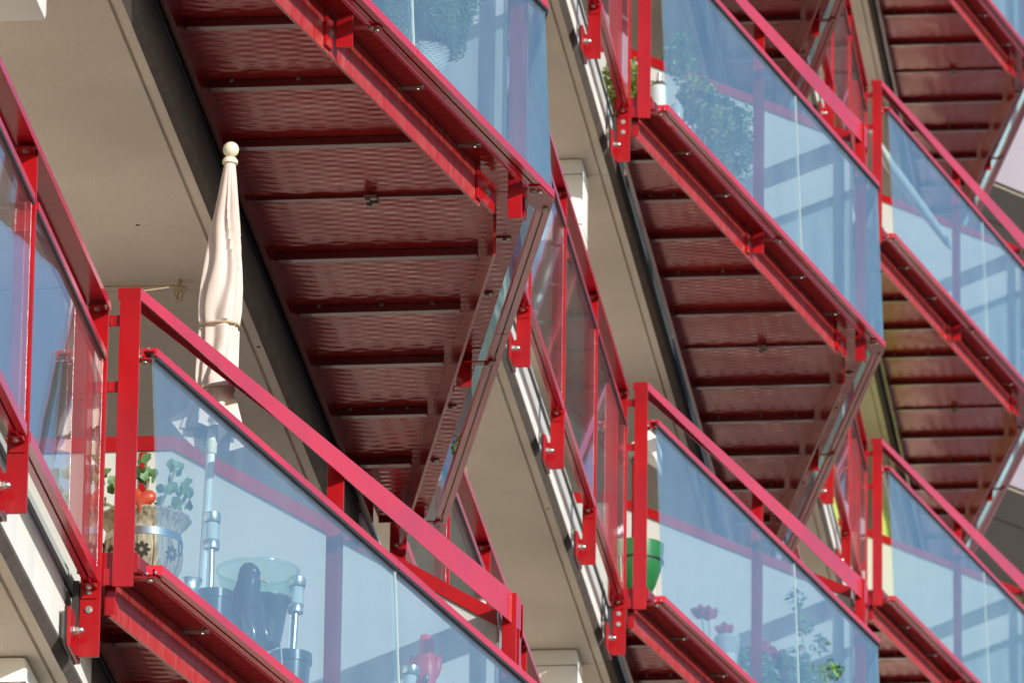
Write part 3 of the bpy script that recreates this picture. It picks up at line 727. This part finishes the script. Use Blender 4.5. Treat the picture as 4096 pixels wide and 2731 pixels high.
pot('flower_pot', at(0,0,.428,-2.94,FL), .070, .215, 'black', 'black plastic pot under the upper garden lantern, beside the parasol pole', 'pot', GPOT)
pot('flower_pot', at(0,0,.585,-2.04,FL), .082, .262, 'black', 'black plastic pot under the garden lantern right of the raven figure', 'pot', GPOT)
pot('flower_pot', at(0,0,.955,-1.20,FL), .075, .24, 'black', 'black plastic pot at the bottom edge, under the tilted lantern', 'pot', GPOT)
lantern(at(0,0,.412,-2.94,.47), .320, 'steel garden lantern with glass cylinder beside the parasol pole, left of the raven')
lantern(at(0,0,.592,-2.04,.50), .333, 'steel garden lantern with glass cylinder right of the raven figure', .04)
lantern(at(0,0,.925,-1.34,.43), .272, 'steel garden lantern leaning beside the red parrot at the bottom edge', .10)

# steel jug
jg = empty('jug', at(0,0,.375,-3.22,FL), 'small silver jug with a flared spout behind the lower rail, right of the barrel', 'jug')
mb = MB(); mb.lathe([(.035,0),(.050,.03),(.052,.08),(.036,.13),(.030,.15),(.038,.175),(.036,.175),(.028,.15)], (0,0,0), 28, None, lambda a, i, z: 1+(.35*max(0, math.cos(a))**3 if z > .14 else 0)); mb.build('body', 'steel', jg, smooth=True)
mb = MB(); mb.tube([(-.034,0,.155),(-.066,0,.14),(-.072,0,.09),(-.048,0,.05)], .005, 8); mb.build('handle', 'steel', jg, smooth=True)

# raven figure
rv = empty('raven_figure', at(0,0,.487,-2.52,FL), 'glossy black raven figure facing right in front of the green glass bowl', 'figurine')
mb = MB(); blob(mb, [(.0,0,.02,.010,.010),(.005,0,.06,.024,.03),(.0,0,.11,.055,.05),(-.006,0,.17,.076,.062),(-.010,0,.24,.080,.066),(-.010,0,.30,.070,.06),(-.004,0,.35,.054,.048),(.004,0,.385,.046,.042),(.008,0,.42,.044,.04),(.006,0,.448,.034,.032),(.003,0,.463,.018,.018),(.002,0,.467,.004,.004)]); mb.build('body', 'raven', rv, smooth=True)
for q, (cx, cz, t) in enumerate(((.020,.205,-.25),(.055,.215,-.42))):
    mb = MB(); mb.ball((0,0,0), .062, 14, (.42,.30,1.35)); o = mb.build('wing', 'raven', rv, smooth=True); o.location = (cx, -.068+.014*q, cz); o.rotation_euler = (0, t, 0)
mb = MB(); mb.loft([[(.040,-.012,.43),(.040,.012,.43),(.040,.012,.400),(.040,-.012,.400)],[(.070,-.006,.405),(.070,.006,.405),(.070,.006,.388),(.070,-.006,.388)],[(.088,-.001,.376),(.088,.001,.376),(.088,.001,.374),(.088,-.001,.374)]]); mb.build('beak', 'horn', rv, bevel=.001)
mb = MB(); mb.ball((.030,-.036,.425), .006, 8); mb.build('eye', 'horn', rv, smooth=True)
mb = MB(); mb.lathe([(.045,0),(.045,.012),(.012,.018),(.012,.06)], (0,0,0), 20); mb.build('foot', 'raven', rv, smooth=True)

# glass bowl on a dark stand
bw = empty('bird_bath', at(0,0,.47,-2.14,FL), 'wide green glass bowl on a dark pedestal behind the raven figure', 'bird bath')
mb = MB(); mb.lathe([(.03,.40),(.09,.425),(.135,.48),(.155,.555),(.150,.556),(.128,.485),(.085,.432),(.03,.408),(.03,.40)], (.0,0,0), 48, caps=False); mb.build('bowl', 'bowl', bw, smooth=True)
mb = MB(); mb.lathe([(.155,.553),(.159,.556),(.159,.563),(.155,.566),(.150,.561),(.155,.553)], (0,0,0), 48, caps=False); mb.build('rim', 'bowl', bw, smooth=True)
mb = MB(); mb.lathe([(.02,.25),(.055,.27),(.068,.34),(.078,.41),(.095,.435),(.095,.448),(.07,.42),(.05,.3)], (.035,0,0), 32); mb.build('pedestal', 'black', bw, smooth=True)
for a in (0, 2.1, 4.2):
    mb = MB(); mb.tube([(.035+.055*math.cos(a), .055*math.sin(a), .28), (.035+.08*math.cos(a), .08*math.sin(a), 0)], .005, 6); mb.build('leg', 'black', bw)

# parrot figure
pa = empty('parrot_figure', at(0,0,.93,-.74,FL), 'red parrot figurine with grey feet upright behind the glass near the corner post', 'figurine')
mb = MB(); blob(mb, [(0,0,.30,.012,.012),(.0,0,.36,.045,.04),(.0,0,.46,.030,.03),(.0,0,.53,.034,.034),(0,0,.59,.050,.044),(.0,0,.645,.047,.042),(.002,0,.68,.032,.032),(.004,0,.705,.030,.030),(.002,0,.73,.028,.028),(-.004,0,.748,.016,.016),(-.006,0,.753,.003,.003)]); mb.build('body', 'parrot', pa, smooth=True)
for sx_ in (-1, 1):
    mb = MB(); mb.ball((0,0,0), .040, 12, (.42,.5,1.3)); o = mb.build('wing', 'parrot', pa, smooth=True); o.location = (sx_*.047, 0, .62); o.rotation_euler = (0, sx_*.15, 0)
    mb = MB(); mb.ball((0,0,0), .013, 10, (.8,1,1.4)); o = mb.build('foot', 'bronze', pa, smooth=True); o.location = (sx_*.022-.01, -.045, .56)
mb = MB(); mb.loft([[(-.018,-.010,.735),(-.018,.010,.735),(-.018,.010,.705),(-.018,-.010,.705)],[(-.036,-.004,.722),(-.036,.004,.722),(-.034,.004,.70),(-.034,-.004,.70)]]); mb.build('beak', 'horn', pa, bevel=.002)
mb = MB(); mb.lathe([(.07,0),(.07,.02),(.012,.03),(.012,.32)], (0,0,0), 20); mb.build('stand', 'black', pa, smooth=True)

# ------------------------------------------------------------------ foliage
def foliage(name, blobs, count, size, material, parent, seed=1, elong=1.0):
    """many leaf-sized faces through the volume of a few ellipsoids; reads as one mass"""
    rg = random.Random(seed); verts = []; faces = []
    tot = sum(b[3]*b[4]*b[5] for b in blobs)
    for (cx, cy, cz, rx, ry, rz) in blobs:
        for i in range(int(count*rx*ry*rz/tot)):
            while True:
                p = Vector((rg.uniform(-1,1), rg.uniform(-1,1), rg.uniform(-1,1)))
                if .15 < p.length < 1: break
            p = p.normalized()*(p.length**.55)*(1+.12*math.sin(7*p.x+3*p.z)+.1*math.sin(9*p.y+5*p.z+seed))
            c = Vector((cx+p.x*rx, cy+p.y*ry, cz+p.z*rz))
            s_ = size*rg.uniform(.6, 1.3); q = Matrix.Rotation(rg.uniform(0, 6.3), 3, Vector((rg.gauss(0,1), rg.gauss(0,1), rg.gauss(0,1))).normalized())
            a = q @ Vector((s_*elong, 0, 0)); b = q @ Vector((0, s_*.5, 0)); nn = q @ Vector((0, 0, s_*.2))
            k = len(verts); verts += [c-a, c+b+nn, c+a, c-b+nn]; faces += [(k, k+1, k+2), (k, k+2, k+3)]
    me = bpy.data.meshes.new(name); me.from_pydata([tuple(v) for v in verts], [], faces); me.materials.append(M[material])
    o = bpy.data.objects.new(name, me); col.objects.link(o); o.parent = parent; o['kind'] = 'stuff'
    return o

# conifer in wicker pot on the balcony overhead
cf = empty('potted_conifer', at(0,1,.875,-.66,FL+.17), 'round feathery green conifer in a pale woven pot behind the overhead balcony glass', 'plant')
foliage('foliage', [(0,0,.335,.205,.19,.225)], 15000, .0075, 'leaf_dark', cf, 4, 1.6)
foliage('foliage', [(0,0,.345,.215,.20,.235)], 5000, .0065, 'leaf', cf, 5, 1.6)
mb = MB(); mb.lathe([(.10,-.17),(.10,-.15),(.055,-.14),(.06,-.002)], (0,0,0), 24); mb.build('foot', 'wicker', cf, smooth=True)
mb = MB(); mb.tube([(0,0,.1),(0,0,.4)], .012, 8); mb.build('trunk', 'stem', cf)
mb = MB(); mb.lathe([(.065,0),(.09,.08),(.098,.13),(.092,.155),(.085,.15),(.08,.10)], (0,0,0), 40); mb.build('pot', 'wicker', cf, smooth=True)
for k in range(14):
    mb = MB(); z_ = .006+k*.0105; rr = .0665+min(z_, .13)*.25; mb.tube([((rr+.0025*math.sin(20*a+k*PI))*math.cos(a), (rr+.0025*math.sin(20*a+k*PI))*math.sin(a), z_) for a in [2*PI*i/80 for i in range(81)]], .0045, 5, caps=False); mb.build('woven_strand', 'wicker', cf, smooth=True)

# trailing plant hanging over the far side of that balcony
tv = empty('trailing_plant', at(0,1,.55,3.25,FL-.02), 'small green leaves trailing through the gap at the far end of the overhead balcony', 'plant')
foliage('foliage', [(0,0,.02,.025,.06,.05),(.0,.1,-.0,.02,.05,.035)], 120, .012, 'leaf_fresh', tv, 6)
mb = MB(); mb.tube([(0,0,.08),(.01,.05,0),(.03,.1,-.06)], .003, 5); mb.build('stem', 'stem', tv)

# middle bay, upper: shrubs, bottle
FM = .15
sh = empty('yellow_shrub', at(1,3,.03,-2.75,FM), 'low yellow-green shrub seen behind the posts left of the metal bottle', 'plant')
foliage('foliage', [(0,0,.62,.13,.2,.13),(.08,-.1,.5,.1,.15,.1),(-.1,.1,.55,.1,.15,.12)], 1500, .020, 'leaf_yellow', sh, 7)
mb = MB(); mb.tube([(0,0,.3),(0,0,.6)], .01, 6); mb.build('trunk', 'stem', sh)
mb = MB(); mb.lathe([(.1,0),(.13,.35),(.14,.36),(.12,.36)], (0,0,0), 24); mb.build('pot', 'terracotta', sh, smooth=True)
s2 = empty('variegated_shrub', at(1,3,.45,-1.75,FM), 'tall variegated shrub behind the blue glass right of the metal bottle', 'plant')
foliage('foliage', [(-.17,-.25,1.06,.10,.15,.14),(-.08,0,.86,.13,.2,.14),(.06,0,.72,.16,.2,.15),(.12,.0,.55,.13,.2,.14),(.05,0,.38,.1,.15,.1)], 3800, .020, 'leaf_fresh', s2, 8)
foliage('foliage', [(-.10,-.15,.85,.10,.15,.12),(.03,-.1,.62,.12,.2,.15),(.06,-.1,.42,.08,.12,.1)], 1400, .020, 'leaf_yellow', s2, 9)
mb = MB(); mb.tube([(0,0,.1),(.02,0,.4),(-.05,0,.7),(-.15,-.2,1.0)], .009, 6); mb.build('trunk', 'stem', s2)
mb = MB(); mb.lathe([(.1,0),(.13,.25),(.14,.26),(.12,.26)], (0,0,0), 24); mb.build('pot', 'terracotta', s2, smooth=True)
bo = empty('metal_bottle', at(1,3,.325,-3.76,FM+.0), 'white metal bottle with dark shoulder standing behind the first post of the middle balcony', 'bottle')
mb = MB(); mb.lathe([(.048,0),(.050,.01),(.050,.165),(.047,.18)], (0,0,0), 28); mb.build('body', 'white', bo, smooth=True)
mb = MB(); mb.lathe([(.047,.18),(.040,.20),(.022,.215)], (0,0,0), 28); mb.build('shoulder', 'bronze', bo, smooth=True)
mb = MB(); mb.lathe([(.017,.214),(.017,.258),(.010,.264)], (0,0,0), 20); mb.build('cap', 'steel', bo, smooth=True)
tp = MB(); tp.lathe([(.03,0),(.035,.03),(.042,.10),(.03,.13),(.028,.13)], (0,0,0), 20); o = tp.build('cream_jar', 'ceramic', None, smooth=True); o.location = at(1,3,.41,-3.6,FM); tag(o, 'small rounded cream jar right of the metal bottle, behind the glass edge', 'jar')

# middle bay, lower: green pot, geraniums, white basket, climbing plant
gp = empty('green_planter', at(1,2,.20,-3.50,FM), 'bright green plastic pot in a dark wire ring behind the first post', 'planter')
mb = MB(); mb.lathe([(.055,.13),(.10,.20),(.132,.30),(.142,.36),(.148,.44),(.138,.44),(.12,.3)], (0,0,0), 36); mb.build('body', 'greenpot', gp, smooth=True)
mb = MB(); mb.lathe([(.142,.335),(.147,.335),(.147,.345),(.142,.345)], (0,0,0), 36); mb.build('wire_ring', 'dark', gp)
for a in (-1.2, .9, 3.0):
    mb = MB(); mb.tube([(.147*math.cos(a), .147*math.sin(a), .34), (.12*math.cos(a), .12*math.sin(a), 0)], .005, 6); mb.build('leg', 'bronze', gp)
pk = empty('side_shade', at(1,2,.17,-3.12,FM), 'small white fabric shade on a red pole behind the first post above the green pot', 'sunshade')
mb = MB(); mb.tube([(-.03,0,0),(-.03,0,1.06)], .016, 10); mb.build('pole', 'red', pk, smooth=True)
mb = MB(); mb.ball((-.025,0,1.07), .03, 10); mb.build('hinge', 'dark', pk, smooth=True)
mb = MB(); mb.loft([[(-.07,-.1,1.12),(.06,-.1,1.22),(.10,-.1,1.18),(.10,-.1,1.04),(.075,-.1,1.08),(.02,-.1,1.13)],[(-.07,.25,1.12),(.06,.25,1.24),(.10,.25,1.20),(.10,.25,1.06),(.075,.25,1.10),(.02,.25,1.14)]]); mb.build('shade', 'white', pk, bevel=.006)
GG = 'pink geraniums in pots on the middle lower balcony'
def geranium(x, y, heads, lab, sd):
    o = empty('potted_geranium', at(1,2,x,y,FM), lab, 'plant')
    mb = MB(); mb.lathe([(.06,0),(.085,.17),(.092,.175),(.092,.20),(.08,.20)], (0,0,0), 24); mb.build('pot', 'terracotta', o, smooth=True)
    foliage('foliage', [(0,0,.36,.13,.13,.13),(.05,0,.27,.11,.1,.07)], 700, .024, 'leaf_fresh', o, sd)
    rg = random.Random(sd)
    for (hx, hy, hz) in heads:
        mb = MB(); mb.tube([(0,0,.3),(hx*.6,hy*.6,hz*.8),(hx,hy,hz)], .003, 5); mb.build('stem', 'leaf_fresh', o)
        foliage('flower_head', [(hx,hy,hz,.048,.045,.032)], 130, .018, 'petal', o, sd+3)
geranium(.42, -1.55, [(-.05,0,.68),(.0,.0,.67),(.09,0,.57)], 'leftmost pink geranium with two tall flower heads, behind the lower middle glass', 21)
geranium(.66, -1.45, [(.06,0,.50),(.10,.0,.46)], 'pink geranium beside the middle mullion post, right of the white basket', 23)
geranium(.86, -1.30, [(-.05,0,.47),(.0,.0,.42),(.01,0,.35)], 'pink geranium right of the mullion post with a cluster of three flower heads', 25)
wb = empty('white_basket', at(1,2,.53,-1.62,FM), 'round white wicker basket between the geraniums behind the glass', 'basket')
mb = MB(); mb.lathe([(.05,0),(.062,.42),(.07,.50),(.055,.50),(.05,.42)], (0,0,0), 28); mb.build('body', 'wicker', wb, smooth=True)
for k in range(10):
    mb = MB(); z_ = .40+k*.010; rr = .064+.006*(k/9); mb.tube([((rr+.003*math.sin(12*a+k*PI))*math.cos(a), (rr+.003*math.sin(12*a+k*PI))*math.sin(a), z_) for a in [2*PI*i/48 for i in range(49)]], .005, 5, caps=False); mb.build('woven_strand', 'wicker', wb, smooth=True)
cp_ = empty('climbing_plant', at(1,2,.95,-1.05,FM), 'tall loose climbing plant with round leaves near the corner of the lower middle balcony', 'plant')
foliage('foliage', [(-.07,0,.90,.05,.08,.07),(-.02,0,.74,.06,.08,.06),(.07,.1,.66,.06,.08,.05),(-.05,0,.56,.07,.1,.06),(.12,.1,.50,.08,.1,.06),(0,0,.40,.12,.12,.08)], 420, .022, 'leaf_fresh', cp_, 31)
foliage('foliage', [(-.02,0,.36,.09,.1,.10),(.08,0,.30,.07,.08,.07)], 420, .018, 'leaf_yellow', cp_, 33)
mb = MB(); mb.tube([(0,0,.1),(-.02,0,.4),(-.03,0,.7),(-.07,0,.95)], .004, 6); mb.tube([(-.02,0,.5),(.05,.06,.62),(.1,.1,.68)], .003, 5); mb.build('stem', 'stem', cp_)
mb = MB(); mb.lathe([(.07,0),(.09,.17),(.097,.175),(.097,.20),(.08,.20)], (0,0,0), 24); mb.build('pot', 'terracotta', cp_, smooth=True)

# far bay: rolled white parasol lying slantwise, potted green behind the corner
rp = empty('rolled_parasol', at(2,5,.20,-3.60,.0), 'white rolled parasol leaning slantwise behind the far upper balcony glass', 'parasol')
mb = MB(); mb.tube([(.04,-.05,1.02),(.10,.35,.98),(.28,1.1,.92),(.44,1.75,.86),(.47,1.9,.84)], [.02,.045,.042,.032,.012], 16); mb.build('canopy', 'white', rp, smooth=True)
mb = MB(); mb.tube([(.04,-.05,1.02),(.0,-.25,1.03)], .016, 10); mb.build('pole', 'white', rp)
hb = empty('corner_plant', at(2,5,.0,-2.6,.15), 'blurred green plant low behind the far upper balcony railing', 'plant')
foliage('foliage', [(0,0,.3,.1,.15,.12)], 260, .02, 'leaf_fresh', hb, 41)
mb = MB(); mb.lathe([(.06,0),(.085,.18),(.07,.18)], (0,0,0), 20); mb.build('pot', 'terracotta', hb, smooth=True)

bl = empty('reflected_blind', at(2,4,-.35,-.9,0), 'yellow-green fabric blind glowing behind the farthest lower balcony post', 'blind')
mb = MB(); mb.box(-.01, .0, -2.6, 1.2, .35, 2.35); mb.build('cloth', 'blind_cloth', bl)
mb = MB(); mb.tube([(0,-2.65,2.4),(0,1.25,2.4)], .04, 12); mb.build('roller', 'white', bl)
tint_cloth = empty('reflected_blind', at(2,4,-.04,.1,0), 'long yellow-green cloth added past the pale screen so the underside above reflects its colour', 'blind')  # added as a reflector: tints the glossy underside of the balcony above
mb = MB(); mb.box(-.01, .0, .05, 2.9, .30, 2.55); mb.build('cloth', 'blind_cloth', tint_cloth)
mb = MB(); mb.tube([(0,.03,2.6),(0,2.95,2.6)], .035, 12); mb.build('roller', 'white', tint_cloth)
